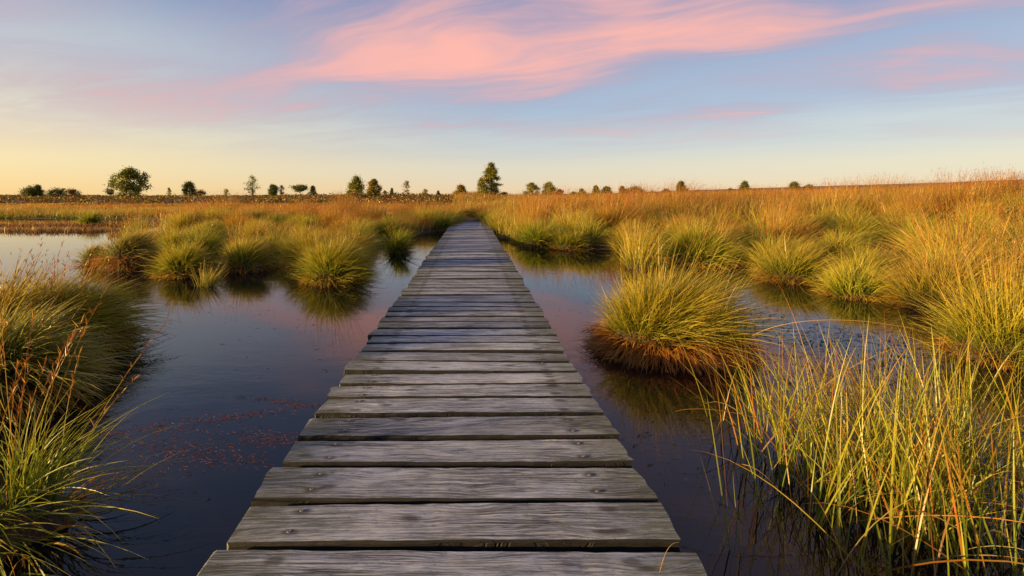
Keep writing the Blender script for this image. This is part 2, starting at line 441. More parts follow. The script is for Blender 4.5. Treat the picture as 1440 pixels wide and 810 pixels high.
# ------------------------------------------------------------------ grass
def blades(root, phi, th0, curv, L, w, c0, c1, c2, S=4, wind=.0, rg=rng, flat=False, pw=1.4, cmid=.45):
    """N tapering curved blades -> verts, tris, cols, centre lines"""
    n = len(phi)
    t = np.linspace(0, 1, S+1)
    P = np.zeros((n, S+1, 3)); P[:, 0] = root
    for s in range(S):
        tm = (s+.5)/S
        th = th0+curv*tm**pw
        P[:, s+1, 0] = P[:, s, 0]+L/S*np.sin(th)*np.cos(phi)
        P[:, s+1, 1] = P[:, s, 1]+L/S*np.sin(th)*np.sin(phi)
        P[:, s+1, 2] = P[:, s, 2]+L/S*np.cos(th)
    P[:, :, 0] += wind*L[:, None]*t[None]**2
    tw = rg.uniform(-1.3, 1.3, n)
    s1 = np.stack([-np.sin(phi), np.cos(phi), np.zeros(n)], -1)
    nn = np.stack([np.cos(phi)*np.cos(th0), np.sin(phi)*np.cos(th0), -np.sin(th0)], -1)
    side = np.cos(tw)[:, None]*s1+np.sin(tw)[:, None]*nn
    prof = np.interp(t[:-1], [0, .25, .6, 1], [.75, 1, .8, .1])
    V = np.zeros((n, 2*S+1, 3)); K = np.zeros((n, 2*S+1, 3))
    for s in range(S):
        off = side*(w*prof[s]*.5)[:, None]
        V[:, 2*s] = P[:, s]-off; V[:, 2*s+1] = P[:, s]+off
        tt = t[s]
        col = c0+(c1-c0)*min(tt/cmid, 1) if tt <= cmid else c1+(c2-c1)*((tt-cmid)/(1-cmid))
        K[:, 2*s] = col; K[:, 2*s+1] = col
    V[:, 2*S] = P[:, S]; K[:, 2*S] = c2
    T = []
    for s in range(S-1):
        T += [(2*s, 2*s+1, 2*s+3), (2*s, 2*s+3, 2*s+2)]
    T.append((2*S-2, 2*S-1, 2*S))
    T = np.array(T)[None]+(np.arange(n)*(2*S+1))[:, None, None]
    return V.reshape(-1, 3), T.reshape(-1, 3), K.reshape(-1, 3), P
def join(parts):
    V = []; T = []; K = []; o = 0
    for v_, t_, k_ in parts:
        V.append(v_); T.append(t_+o); K.append(k_); o += len(v_)
    return np.concatenate(V), np.concatenate(T), np.concatenate(K)
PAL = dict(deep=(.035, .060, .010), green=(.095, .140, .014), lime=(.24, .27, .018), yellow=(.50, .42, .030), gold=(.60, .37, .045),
           straw=(.60, .45, .16), orange=(.52, .19, .028), red=(.34, .090, .028), rust=(.30, .105, .022), brown=(.10, .048, .018),
           purple=(.22, .085, .055), greyg=(.19, .20, .055))
PAL = {k: np.array(q) for k, q in PAL.items()}
def pick(rg, n, opts):
    """opts: list of (weight, colour a, colour b): random blends"""
    ws = np.array([o_[0] for o_ in opts], float); ws /= ws.sum()
    k = rg.choice(len(opts), n, p=ws)
    a = np.array([PAL[o_[1]] for o_ in opts])[k]; b = np.array([PAL[o_[2]] for o_ in opts])[k]
    f = rg.uniform(0, 1, (n, 1))
    return (a*(1-f)+b*f)*rg.uniform(.62, 1.3, (n, 1))
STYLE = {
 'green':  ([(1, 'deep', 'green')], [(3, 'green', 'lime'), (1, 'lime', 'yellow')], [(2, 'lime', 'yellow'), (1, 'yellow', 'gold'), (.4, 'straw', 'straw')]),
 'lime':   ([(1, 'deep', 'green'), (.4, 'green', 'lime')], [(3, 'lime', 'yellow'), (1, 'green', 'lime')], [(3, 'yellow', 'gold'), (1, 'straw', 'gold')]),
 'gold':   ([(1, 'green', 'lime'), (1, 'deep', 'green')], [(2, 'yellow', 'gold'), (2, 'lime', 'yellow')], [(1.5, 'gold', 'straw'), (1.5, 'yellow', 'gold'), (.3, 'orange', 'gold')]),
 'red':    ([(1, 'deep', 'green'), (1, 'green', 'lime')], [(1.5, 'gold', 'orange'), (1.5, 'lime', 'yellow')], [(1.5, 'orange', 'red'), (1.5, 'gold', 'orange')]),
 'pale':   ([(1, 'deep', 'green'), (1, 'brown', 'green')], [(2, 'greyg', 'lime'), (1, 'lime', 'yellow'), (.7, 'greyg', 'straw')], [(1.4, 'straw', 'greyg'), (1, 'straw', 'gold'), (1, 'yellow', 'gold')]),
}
def tussock_meshes(seed, Rr, h, n, style, mound=.22, mr=.72, skirt=500, stems=60, stem_h=.9, w=.0036, S=4, wind=.10, lean=58, droop=(25, 75),
                   elong=(1, 1), stem_style='red', spik=7, off=(0, 0), inner=.95, mound_elong=None):
    """a tussock at the origin: peat mound, leaf blades with a dead skirt, flower stems"""
    rg = np.random.default_rng(seed)
    n = int(n*.62); w = w*1.28; skirt = int(skirt*.8)
    out = {}
    # mound: irregular dome from below the water
    nu, nv = 30, 8
    rm = Rr*mr; me_ = mound_elong or elong
    V = []; F = []
    ph = rg.uniform(0, 6.28, 6)
    for iv in range(nv):
        f = iv/(nv-1)
        for iu in range(nu):
            a = iu*2*math.pi/nu
            wob = 1+.10*math.sin(2*a+ph[0])+.07*math.sin(3*a+ph[1])+.05*math.sin(7*a+ph[2])+rg.normal(0, .025)
            rr = rm*math.cos(f*math.pi/2*.98)**.6*wob*(1.0 if f > .1 else 1.03)
            V.append((rr*math.cos(a)*me_[0], rr*math.sin(a)*me_[1], -.20+(mound+.20)*math.sin(f*math.pi/2)+rg.normal(0, .006)))
    for iv in range(nv-1):
        for iu in range(nu):
            a, b = iv*nu+iu, iv*nu+(iu+1) % nu
            F.append((a, b, b+nu, a+nu))
    F.append(tuple(range((nv-1)*nu, nv*nu)))
    me = bpy.data.meshes.new('mound'); me.from_pydata(V, [], F); me.materials.append(M_mound)
    me.polygons.foreach_set('use_smooth', [True]*len(F)); me.update()
    out['mound'] = me
    def zof(r):  # height of the mound surface at relative radius r
        return -.20+(mound+.20)*np.sqrt(np.clip(1-np.clip(r, 0, 1)**3.3, 0, 1))
    s0, s1, s2 = STYLE[style]
    # several crowns growing out of one tussock give it an uneven outline
    nc = max(3, int(7*Rr/.5))
    cr_ = np.sqrt(rg.uniform(0, 1, nc))*.65*inner; ca_ = rg.uniform(0, 6.28, nc)
    kc = rg.integers(0, nc, n)
    ang = rg.uniform(0, 2*np.pi, n); q = np.sqrt(rg.uniform(0, 1, n))
    rx = np.where(rg.uniform(0, 1, n) < .55, cr_[kc]*np.cos(ca_[kc])+.28*q*np.cos(ang), inner*q*np.cos(ang))
    ry = np.where(np.abs(rx-inner*q*np.cos(ang)) < 1e-9, inner*q*np.sin(ang), cr_[kc]*np.sin(ca_[kc])+.28*q*np.sin(ang))
    r = np.hypot(rx, ry)
    cl_ = rg.normal(0, 15, (nc, 2))+np.array([6, 0])
    vx = rx*lean+cl_[kc, 0]+rg.normal(0, 9, n); vy = ry*lean+cl_[kc, 1]+rg.normal(0, 9, n)
    phi = np.arctan2(vy, vx)+rg.normal(0, .25, n)
    root = np.stack([rx*rm*elong[0], ry*rm*elong[1], zof(r)-.012], -1)
    th0 = np.radians(np.hypot(vx, vy)); curv = np.radians(rg.uniform(*droop, n)*(.35+.65*np.clip(r, 0, 1)))
    Lh = h*rg.uniform(.62, 1.12, n)*np.clip(1+.20*rg.normal(0, 1, nc), .6, 1.4)[kc]
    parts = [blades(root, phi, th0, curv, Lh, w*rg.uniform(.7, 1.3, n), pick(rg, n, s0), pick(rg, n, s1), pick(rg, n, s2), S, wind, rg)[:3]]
    if skirt:
        m = skirt
        a = rg.uniform(0, 2*np.pi, m); rr = rg.uniform(.78, 1.02, m)
        root = np.stack([rr*np.cos(a)*rm*elong[0], rr*np.sin(a)*rm*elong[1], zof(rr)*1.0-.01], -1)
        parts.append(blades(root, a+rg.normal(0, .3, m), np.radians(rg.uniform(35, 85, m)), np.radians(rg.uniform(60, 110, m)),
                     (mound+.14)*rg.uniform(.5, 1.1, m), w*rg.uniform(.9, 1.6, m), pick(rg, m, [(1, 'green', 'gold'), (1, 'brown', 'rust')]), pick(rg, m, [(2, 'rust', 'orange'), (2, 'gold', 'orange')]),
                     pick(rg, m, [(1.5, 'gold', 'orange'), (1, 'straw', 'orange'), (.5, 'brown', 'rust')]), max(3, S-1), .03, rg, pw=1.0)[:3])
    Vv, Tt, Kk = join(parts)
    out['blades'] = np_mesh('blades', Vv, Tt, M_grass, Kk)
    if stems:
        m = stems
        a = rg.uniform(0, 2*np.pi, m); rr = np.sqrt(rg.uniform(0, 1, m))*.75
        root = np.stack([rr*np.cos(a)*rm*elong[0]+off[0], rr*np.sin(a)*rm*elong[1]+off[1], zof(rr)-.01], -1)
        c_st = STYLE[stem_style]
        L = stem_h*rg.uniform(.65, 1.1, m)
        th = np.radians(np.abs(rr*18+rg.normal(0, 6, m))); cv = np.radians(rg.uniform(0, 28, m))
        v0, t0, k0, Pc = blades(root, a+rg.normal(0, .5, m), th, cv, L, np.full(m, max(.0022, w*.65)), pick(rg, m, c_st[1]), pick(rg, m, c_st[1]), pick(rg, m, c_st[2]), 6, wind*.9, rg)
        prt = [(v0, t0, k0)]
        if spik:
            mm = m*spik
            ks = np.repeat(np.arange(m), spik); tt = rg.uniform(.62, .99, mm)*6
            i0 = np.clip(tt.astype(int), 0, 5); f = (tt-i0)[:, None]
            rt = Pc[ks, i0]*(1-f)+Pc[ks, i0+1]*f
            dv = Pc[ks, i0+1]-Pc[ks, i0]
            ph_ = rg.uniform(0, 6.28, mm)
            ph_ = np.where(rg.uniform(0, 1, mm) < .6, np.arctan2(dv[:, 1], dv[:, 0])+rg.normal(0, .6, mm), ph_)
            tl = np.arctan2(np.hypot(dv[:, 0], dv[:, 1]), dv[:, 2])+np.radians(rg.uniform(-6, 9, mm))
            cc = pick(rg, mm, [(1.2, 'purple', 'red'), (2, 'orange', 'rust'), (.6, 'gold', 'orange')])
            prt.append(blades(rt, ph_, tl, np.radians(rg.uniform(0, 12, mm)), rg.uniform(.018, .042, mm), w*rg.uniform(.45, .8, mm), cc, cc, cc*1.1, 2, 0, rg)[:3])
        Vv, Tt, Kk = join(prt)
        out['flower_stems'] = np_mesh('flower_stems', Vv, Tt, M_grass, Kk)
    return out
def place_tussock(ms, loc, rz=0., sc=1., label='', group=None, name='grass_tussock', cat='grass tussock'):
    e = link(name, None, None, loc); e.rotation_euler = (0, 0, rz); e.scale = (sc, sc, sc)
    e.empty_display_size = .1
    tag(e, label, cat, group)
    for k in ('mound', 'blades', 'flower_stems'):
        if k in ms:
            o_ = link(k, ms[k], e)
            if k != 'mound': o_['kind'] = 'stuff'
    return e
taken = []      # (x, y, radius) kept free of random tussocks
def hero(px, py, dd, seed, label, **kw):
    """px: photo column of the tussock's middle, dd: its distance"""
    xw = (px-663)/720*dd
    e = place_tussock(tussock_meshes(seed, **kw), (xw, dd, 0), label=label)
    taken.append((xw, dd, kw['Rr']*.95*max(kw.get('elong', (1, 1)))))
    return e
# --- the lone tussock standing in the water beside the walk
hero(940, 515, 3.98, 11, 'big shaggy green tussock alone in dark water, orange dead skirt, tall stems leaning', Rr=0.58, h=0.38, n=7600, style='lime', mound=0.22, mr=.80, skirt=5200,
     stems=110, stem_h=0.72, w=.0034, S=6, wind=.26, lean=58, droop=(22, 72), elong=(1.04, .85), inner=0.8, stem_style='gold', off=(.06, 0), spik=4)
# --- right bank, from the walk outwards
hero(898, 378, 8.4, 12, 'small upright yellow tuft rising from water before the tall moor grass', Rr=.30, h=.58, n=1500, style='gold', mound=.10, skirt=150, stems=50, stem_h=.85, lean=28, droop=(8, 35), w=.005)
hero(800, 352, 11.3, 13, 'dark green rounded tussock at the bank near the boardwalk bend', Rr=0.44, h=0.42, n=2600, style='green', skirt=400, stems=16, stem_h=.8, w=.006, mound=.16)
hero(985, 372, 8.9, 14, 'wide dark green tussock with long golden stalks behind the lone tussock', Rr=0.66, h=0.52, n=4200, style='lime', skirt=700, stems=120, stem_h=.95, w=.005, mound=.2)
hero(1112, 395, 7.2, 15, 'yellow green dome tussock with rusty foot at the pool corner', Rr=0.46, h=0.42, n=4200, style='lime', skirt=1300, stems=12, stem_h=.6, w=.0045, mound=.16)
hero(1205, 425, 6.1, 16, 'neat low domed yellow green tussock jutting into the narrow channel', Rr=0.45, h=0.36, n=4600, style='lime', skirt=1200, stems=8, stem_h=.55, w=.004, mound=.12, S=5)
hero(1335, 440, 5.45, 17, 'largest bright golden tussock with long swept blades along the channel', Rr=0.62, h=0.52, n=7000, style='gold', skirt=1000, stems=50, stem_h=.8, w=.004, mound=.18, S=5, wind=.2)
hero(1425, 540, 3.75, 18, 'dark tussock with tall upright yellow stalks at the channel mouth', Rr=0.48, h=0.46, n=5200, style='lime', skirt=800, stems=260, stem_h=.86, w=.0036, mound=.16, S=5, stem_style='gold', wind=.12)
for i_, (xx_, yy_, rr_, st_) in enumerate([(-.98, 17.2, .5, 'green'), (-.86, 19.3, .5, 'green'), (-.78, 21.6, .5, 'lime'), (.86, 17.6, .42, 'lime'), (.76, 19.6, .42, 'green'), (.66, 21.6, .5, 'lime'), (-.25, 24.3, .6, 'gold'), (.55, 24.5, .6, 'red'), (-.9, 23.6, .6, 'red')]):
    place_tussock(tussock_meshes(300+i_, Rr=rr_, h=.46+.02*i_, n=1500, style=st_, skirt=120, stems=14 if i_ < 6 else 90, stem_h=.8, w=.008, mound=.14), (xx_, yy_, .03),
        label=['dark green tussock crowding the planks where the shore begins', 'dark green tussock bulging over the far planks', 'yellow green tussock at the last planks', 'bright yellow tussock where the moor first touches the planks',
               'small dark tussock between two yellow ones at the far planks', 'yellow green tussock narrowing the boardwalk end', 'golden tussock straight behind the boardwalk end', 'rusty tussock closing the boardwalk end below the tallest tree', 'rusty tussock closing the boardwalk end beside a golden one'][i_])
    taken.append((xx_, yy_, rr_*.8))
hero(1418, 400, 7.3, 19, 'very tall moor grass with feathery heads rising above the hill line', Rr=.42, h=.72, n=1500, style='red', skirt=100, stems=60, stem_h=1.42, w=.0045, mound=.2, lean=30, droop=(10, 40), spik=14)
# --- left bank
hero(468, 400, 7.15, 21, 'large round green tussock at the tip of the tussock islands near the boardwalk', Rr=0.48, h=0.48, n=5200, style='lime', skirt=900, stems=60, stem_h=.85, w=.0042, mound=.18)
hero(560, 358, 10.6, 22, 'small dark green tussock alone in the water close to the boardwalk', Rr=0.28, h=0.36, n=1800, style='green', skirt=200, stems=10, stem_h=.6, w=.0055, mound=.14)
hero(345, 383, 8.15, 23, 'golden green tussock with a bare dark peat shoulder', Rr=0.4, h=0.42, n=3600, style='lime', skirt=700, stems=26, stem_h=.7, w=.0045, mound=.2, mound_elong=(1.55, .9))
hero(256, 390, 7.65, 24, 'bushy yellow green tussock with long reflection and rusty foot', Rr=0.38, h=0.42, n=3600, style='lime', skirt=1000, stems=16, stem_h=.6, w=.0045, mound=.16)
hero(289, 405, 6.75, 25, 'thin little straw coloured sprig standing in front of the tussock islands', Rr=.13, h=.36, n=240, style='pale', skirt=0, stems=14, stem_h=.4, mound=-.03, lean=25, droop=(5, 25), w=.006, stem_style='gold', spik=3)
hero(178, 378, 8.5, 26, 'drooping grey green tussock on a dark peat stump with rusty fringe', Rr=0.44, h=0.36, n=3600, style='pale', skirt=900, stems=10, stem_h=.6, w=.0045, mound=.30, wind=.28, lean=70)
hero(129, 374, 8.9, 27, 'smallest tussock on a black peat knob, outermost of the islands', Rr=0.22, h=0.26, n=1300, style='lime', skirt=300, stems=6, stem_h=.4, w=.0045, mound=.16)
hero(190, 345, 12.2, 28, 'slim tuft with rusty plume between islands and floating mats', Rr=.22, h=.5, n=700, style='green', skirt=80, stems=90, stem_h=.8, w=.006, mound=.12, lean=25, droop=(5, 30))
hero(128, 316, 20.5, 29, 'lone dark green tuft among the brown floating mats', Rr=.42, h=.5, n=1300, style='green', skirt=150, stems=6, stem_h=.6, w=.009, mound=.12)
ISL = [(-6.6, 10.4, .34, 'gold', 'golden islet tussock behind the smallest black peat knob'), (-5.7, 10.0, .42, 'lime', 'yellow green islet tussock just behind the drooping peat stump'), (-4.9, 9.3, .36, 'green', 'dark islet tussock between drooping stump and bushy rusty footed one'),
       (-4.75, 10.9, .46, 'gold', 'golden plumed islet tussock in the back row of the islands'), (-3.7, 9.6, .44, 'lime', 'yellow green islet tussock behind the bare peat shoulder'), (-2.95, 8.9, .36, 'green', 'dark green islet tussock squeezed beside the large round island tip'),
       (-6.2, 11.9, .40, 'lime', 'yellow green islet tussock at the outer back of the islands'), (-7.5, 11.6, .24, 'pale', 'tiny pale islet tuft beside the slim plumed tuft'), (-3.0, 10.4, .42, 'gold', 'golden islet tussock behind a dark squeezed one'),
       (-2.55, 8.3, .34, 'lime', 'yellow green islet tussock right behind the large round island tip'), (-2.25, 9.5, .34, 'gold', 'golden islet tussock in the gap towards the lone little green one'), (-5.1, 12.5, .42, 'lime', 'yellow green islet tussock before the far bank of the islands'),
       (-3.9, 12.2, .42, 'gold', 'golden islet tussock close to the far bank of the islands'), (-2.5, 11.3, .40, 'lime', 'yellow green islet tussock beside the bank nearest the far planks'), (-6.9, 13.4, .38, 'green', 'dark green islet tussock before the bank and the slim plumed tuft'),
       (5.0, 6.5, .42, 'lime', 'yellow green tussock filling in behind the neat low dome'), (4.75, 7.9, .40, 'gold', 'golden tussock behind the rusty footed corner dome'), (5.5, 5.9, .44, 'gold', 'golden tussock behind the largest golden one'), (3.6, 10.2, .38, 'green', 'dark green tussock behind the small upright yellow tuft')]
for i_, (xx_, yy_, rr_, st_, lb_) in enumerate(ISL):
    place_tussock(tussock_meshes(330+i_, Rr=rr_, h=rr_*.7+.2, n=2300, style=st_, skirt=400, stems=24, stem_h=.62, w=.0052, mound=.16), (xx_, yy_, 0), label=lb_)
    taken.append((xx_, yy_, rr_))
# --- near left hummock: three tussocks grown together
hero(85, 470, 3.95, 31, 'long haired tussock with drooping dark right side, outer end of the near hummock', Rr=0.5, h=0.44, n=3700, style='lime', skirt=1300, stems=40, stem_h=.62, w=0.0056, S=6, mound=0.22, wind=.22, lean=64, droop=(40, 95))
hero(-5, 470, 3.7, 32, 'sunlit golden tussock in the middle of the near hummock', Rr=0.5, h=0.46, n=3700, style='gold', skirt=900, stems=60, stem_h=.66, w=0.0056, S=6, mound=0.22, wind=.15, stem_style='gold')
hero(-8, 560, 2.95, 33, 'pale combed over tussock hanging down to the water at the near hummock', Rr=0.48, h=0.4, n=3700, style='pale', skirt=1300, stems=24, stem_h=.5, w=0.0056, S=6, mound=0.24, wind=.22, lean=72, droop=(50, 100))
# --- left front: flowering moor grass
hero(12, 740, 1.80, 34, 'green grass clump with tall rusty flower spikes on a mossy foot', Rr=.28, h=.40, n=700, style='green', skirt=500, stems=22, stem_h=.80, w=.0036, S=7, mound=.10, wind=.16, lean=50, droop=(35, 90), spik=26)
# --- right front: open sedge clump in shallow water
def sedge():
    rg = np.random.default_rng(41)
    e = link('sedge_clump', None, None, (1.72, 2.02, 0)); tag(e, 'open clump of long pointed green and red sedge leaves growing from shallow water', 'sedge')
    parts = []
    n = 1200
    a = rg.uniform(0, 6.28, n); q = np.sqrt(rg.uniform(0, 1, n))
    # shoots stand in small bundles
    nb = 190
    bx = rg.normal(0, .30, nb); by = rg.normal(0, .27, nb); kb = rg.integers(0, nb, n)
    bph = rg.uniform(0, 6.28, nb)
    root = np.stack([bx[kb]+rg.normal(0, .015, n), by[kb]+rg.normal(0, .015, n), np.full(n, -.06)], -1)
    phi = np.arctan2(by, bx)[kb]*.35+bph[kb]*.65+rg.normal(0, .8, n)
    th = np.radians(np.abs(rg.normal(16, 12, n))); cv = np.radians(np.abs(rg.normal(14, 22, n)))
    L = rg.uniform(.30, .78, n)
    c0 = pick(rg, n, [(3, 'deep', 'green'), (.6, 'rust', 'brown')]); c1 = pick(rg, n, [(2.6, 'green', 'lime'), (2.6, 'lime', 'yellow'), (1, 'orange', 'red')])
    c2 = pick(rg, n, [(2, 'lime', 'yellow'), (1.3, 'orange', 'red'), (1.2, 'yellow', 'gold'), (.5, 'straw', 'gold')])
    parts.append(blades(root, phi, th, cv, L, rg.uniform(.0028, .0064, n), c0, c1, c2, 9, .05, rg, pw=1.8)[:3])
    o_ = link('blades', np_mesh('blades', *[parts[0][i] for i in (0, 1)], M_grass, parts[0][2]), e); o_['kind'] = 'stuff'
    # dead bent leaves, straw and rust
    n = 130
    root = np.stack([rg.normal(0, .36, n), rg.normal(-.02, .30, n), np.full(n, -.03)], -1)
    v_, t_, k_, _ = blades(root, rg.uniform(0, 6.28, n), np.radians(rg.uniform(12, 55, n)), np.radians(rg.uniform(30, 120, n)), rg.uniform(.4, .85, n), rg.uniform(.003, .006, n),
                    pick(rg, n, [(1, 'rust', 'brown')]), pick(rg, n, [(1, 'orange', 'rust'), (1, 'straw', 'gold')]), pick(rg, n, [(1, 'orange', 'red'), (1, 'straw', 'orange')]), 9, .08, rg, pw=2.2)
    o_ = link('dead_blades', np_mesh('dead_blades', v_, t_, M_grass, k_), e); o_['kind'] = 'stuff'
    # the peat it roots in, just under the surface
    ms = tussock_meshes(42, .75, .1, 4, 'green', mound=-.02, mr=.9, skirt=0, stems=0)
    link('mound', ms['mound'], e, (0, 0, 0))
    taken.append((1.72, 2.02, .8))
sedge()

# single long stalks arching over the water
def stalk(name, label, pts, w, cols, seeds=0):
    pts = np.array(pts, float)
    t = np.linspace(0, 1, len(pts)); tt = np.linspace(0, 1, 26)
    # Catmull style smoothing by polynomial fit
    deg = min(3, len(pts)-1)
    Pc = np.stack([np.polyval(np.polyfit(t, pts[:, k], deg), tt) for k in range(3)], -1)
    V = []; F = []; K = []
    for i, pnt in enumerate(Pc):
        rr = w*(1-.6*tt[i])
        for q in range(4):
            a = q*math.pi/2
            V.append(pnt+np.array([0, math.cos(a)*rr, math.sin(a)*rr])); K.append(cols[0]*(1-tt[i])+cols[1]*tt[i])
    for i in range(25):
        for q in range(4):
            a, b = i*4+q, i*4+(q+1) % 4
            F += [(a, b, b+4), (a, b+4, a+4)]
    parts = [(np.array(V), np.array(F), np.array(K))]
    if seeds:
        rg = np.random.default_rng(seeds)
        k = rg.integers(17, 25, seeds); f = rg.uniform(0, 1, (seeds, 1))
        rt = Pc[k]*(1-f)+Pc[np.minimum(k+1, 25)]*f
        dv = Pc[np.minimum(k+1, 25)]-Pc[k-1]
        cc = pick(rg, seeds, [(1, 'straw', 'orange'), (1, 'gold', 'rust')])
        parts.append(blades(rt, np.arctan2(dv[:, 1], dv[:, 0])+rg.normal(0, .3, seeds), np.arctan2(np.hypot(dv[:, 0], dv[:, 1]), dv[:, 2])+rg.normal(0, .25, seeds), np.zeros(seeds), rg.uniform(.012, .03, seeds), np.full(seeds, .003), cc, cc, cc, 2, 0, rg)[:3])
    Vv, Tt, Kk = join(parts)
    o_ = link(name, np_mesh(name, Vv, Tt, M_grass, Kk))
    tag(o_, label, 'grass stalk')
stalk('grass_stalk', 'long straw stalk arching over the channel, bent down by its seed head', [(1.95, 3.55, .22), (2.15, 3.35, .36), (2.45, 3.2, .41), (2.75, 3.08, .36), (2.98, 3.0, .26)], .0026, (PAL['straw'], PAL['orange']), 40)
stalk('grass_stalk', 'thin orange blade curving from the sedge clump towards the boardwalk', [(1.52, 1.9, .0), (1.42, 1.98, .17), (1.22, 2.06, .27), (1.02, 2.12, .30), (.86, 2.16, .28)], .0022, (PAL['green'], PAL['orange']))
stalk('grass_stalk', 'rusty dry blade poking over the plank end at the deck edge', [(.50, 1.36, .19), (.51, 1.36, .225), (.53, 1.37, .25), (.56, 1.38, .255)], .0018, (PAL['orange'], PAL['straw']))

# --- tussocks of the banks and the moor, individuals
kinds = {
 'green': [tussock_meshes(100+i, .52, .50, 2200, 'green', skirt=300, stems=14, stem_h=.75, w=.0062, mound=.16) for i in range(2)],
 'lime':  [tussock_meshes(110+i, .56, .54, 2600, 'lime', skirt=350, stems=30, stem_h=.8, w=.0060, mound=.18) for i in range(3)],
 'gold':  [tussock_meshes(120+i, .56, .60, 2600, 'gold', skirt=300, stems=70, stem_h=.95, w=.0060, mound=.18, lean=44, droop=(15, 55)) for i in range(3)],
 'red':   [tussock_meshes(130+i, .52, .64, 1900, 'red', skirt=200, stems=230, stem_h=1.12, w=.0062, mound=.14, lean=34, droop=(10, 45)) for i in range(3)],
}
LM = [(2.74, 8.4, 'the small upright yellow tuft'), (2.15, 11.3, 'the dark rounded bank tussock'), (3.98, 8.9, 'the wide stalky tussock'), (4.49, 7.2, 'the rusty footed corner dome'),
      (4.5, 5.95, 'the neat low dome'), (4.73, 5.15, 'the largest golden tussock'), (4.0, 3.75, 'the tall yellow stalks'), (-1.94, 7.15, 'the large round island tip'),
      (-1.52, 10.6, 'the lone little green tussock'), (-3.6, 8.15, 'the bare peat shoulder'), (-4.3, 7.65, 'the bushy rusty footed island'), (-5.7, 8.5, 'the drooping peat stump'),
      (-8, 12.2, 'the slim plumed tuft'), (-12.4, 20.4, 'the reddish floating mat'), (0, 21, 'the boardwalk end'), (8.5, 9, 'the hill side moor'), (13, 13, 'the far hill side'), (7.5, 15, 'the dark bushy pine side'), (-9, 19, 'the back of the islands')]
cand = []
rg = np.random.default_rng(5)
tries = 14000
dy = 3.0+17.5*np.sqrt(rg.uniform(0, 1, tries)); dx = rg.uniform(-.98, 1.14, tries)*dy
sd_ = sdf(dx, dy); hz_ = height(dx, dy)
pts = []
for i in np.argsort(dy+rg.uniform(0, 1.5, tries)):
    xx, yy = dx[i], dy[i]
    if sd_[i] < (.10 if xx > 0 else .30) or (abs(xx+.05) < (1.15 if yy < 13 else .95) and yy < 23.3): continue
    if any((xx-a)**2+(yy-b)**2 < (r_+.30)**2 for a, b, r_ in taken): continue
    md = .86+.010*yy
    if any((xx-a)**2+(yy-b)**2 < md*md for a, b in pts): continue
    pts.append((xx, yy))
    cand.append((xx, yy, sd_[i], hz_[i]))
    if len(pts) >= 268: break
print('tussocks', len(pts), 'farthest', max(p_[1] for p_ in pts))
for xx, yy, s_, hz in cand:
    side = int(xx > 0)
    u_ = random.random()
    inland = min(1, max(0, (s_-.3)/2.2))
    tall = float(sst(np.float64(yy), 10, 16.5))*(.85 if side else .6)+.06*inland
    if u_ < tall: k = 'red'
    elif random.random() < .42: k = 'gold'
    elif random.random() < .74: k = 'lime'
    else: k = 'green'
    if s_ < .45: k = random.choice(['lime', 'lime', 'green', 'gold'])
    ms = random.choice(kinds[k])
    sc = random.uniform(.72, 1.18)
    size = 'small' if sc < .87 else ('big' if sc > 1.04 else 'middling')
    look = {'green': 'dark green', 'lime': 'yellow green', 'gold': 'golden', 'red': 'rusty flowering'}[k]
    if s_ < .40: where = 'at the water'
    elif abs(xx+.05) < 1.7: where = 'hugging the planks'
    elif s_ < 1.2: where = 'a step behind the shore'
    else: where = 'inland'
    ln = min(LM, key=lambda l_: (l_[0]-xx)**2+(l_[1]-yy)**2)[2]
    lab = '%s %s tussock %s near %s' % (size, look, where, ln)
    place_tussock(ms, (xx, yy, max(0, float(hz)-.03)), random.uniform(-.7, .7), sc*(1. if side else .9), lab, 'tussocks: '+lab)

# --- the moor beyond: grass nobody could count
def field(name, label, ncl, per, dmin, dmax, xr, hmean, stylef, seed, w0, hvar=.3, zskip=.02, S=2, stem_share=.0):
    rg = np.random.default_rng(seed)
    dy = np.exp(rg.uniform(math.log(dmin), math.log(dmax), ncl*3)); dx = rg.uniform(xr[0], xr[1], ncl*3)*dy
    s = sdf(dx, dy); ok = (s > .2) & ((np.abs(dx+.05) > .95) | (dy > 24.5))
    dx, dy = dx[ok][:ncl], dy[ok][:ncl]
    n = len(dx)
    hz = height(dx, dy)
    patch = wav(dx, dy, .28, 5)+.6*wav(dx, dy, .9, 15)
    kk = np.repeat(np.arange(n), per); m = len(kk)
    sp = (.16+.004*dy)[kk]
    root = np.stack([dx[kk]+rg.normal(0, 1, m)*sp, dy[kk]+rg.normal(0, 1, m)*sp, hz[kk]-zskip], -1)
    hm = (hmean*(.80+.2*sst(dx/dy, .1, .6))*(1+hvar*.5*np.clip(patch, -1.6, 1.6)))[kk]*rg.uniform(.55, 1.15, m)
    th = np.radians(np.abs(rg.normal(12, 10, m))); cv = np.radians(rg.uniform(0, 40, m))
    c0, c1, c2 = stylef(rg, m, patch[kk], dy[kk])
    v_, t_, k_, _ = blades(root, rg.uniform(0, 6.28, m), th, cv, hm, w0*(.5+dy[kk]/30.)*rg.uniform(.6, 1.4, m), c0, c1, c2, S, .10, rg)
    o_ = link(name, np_mesh(name, v_, t_, M_grass, k_)); tag(o_, label, 'grass', kind='stuff')
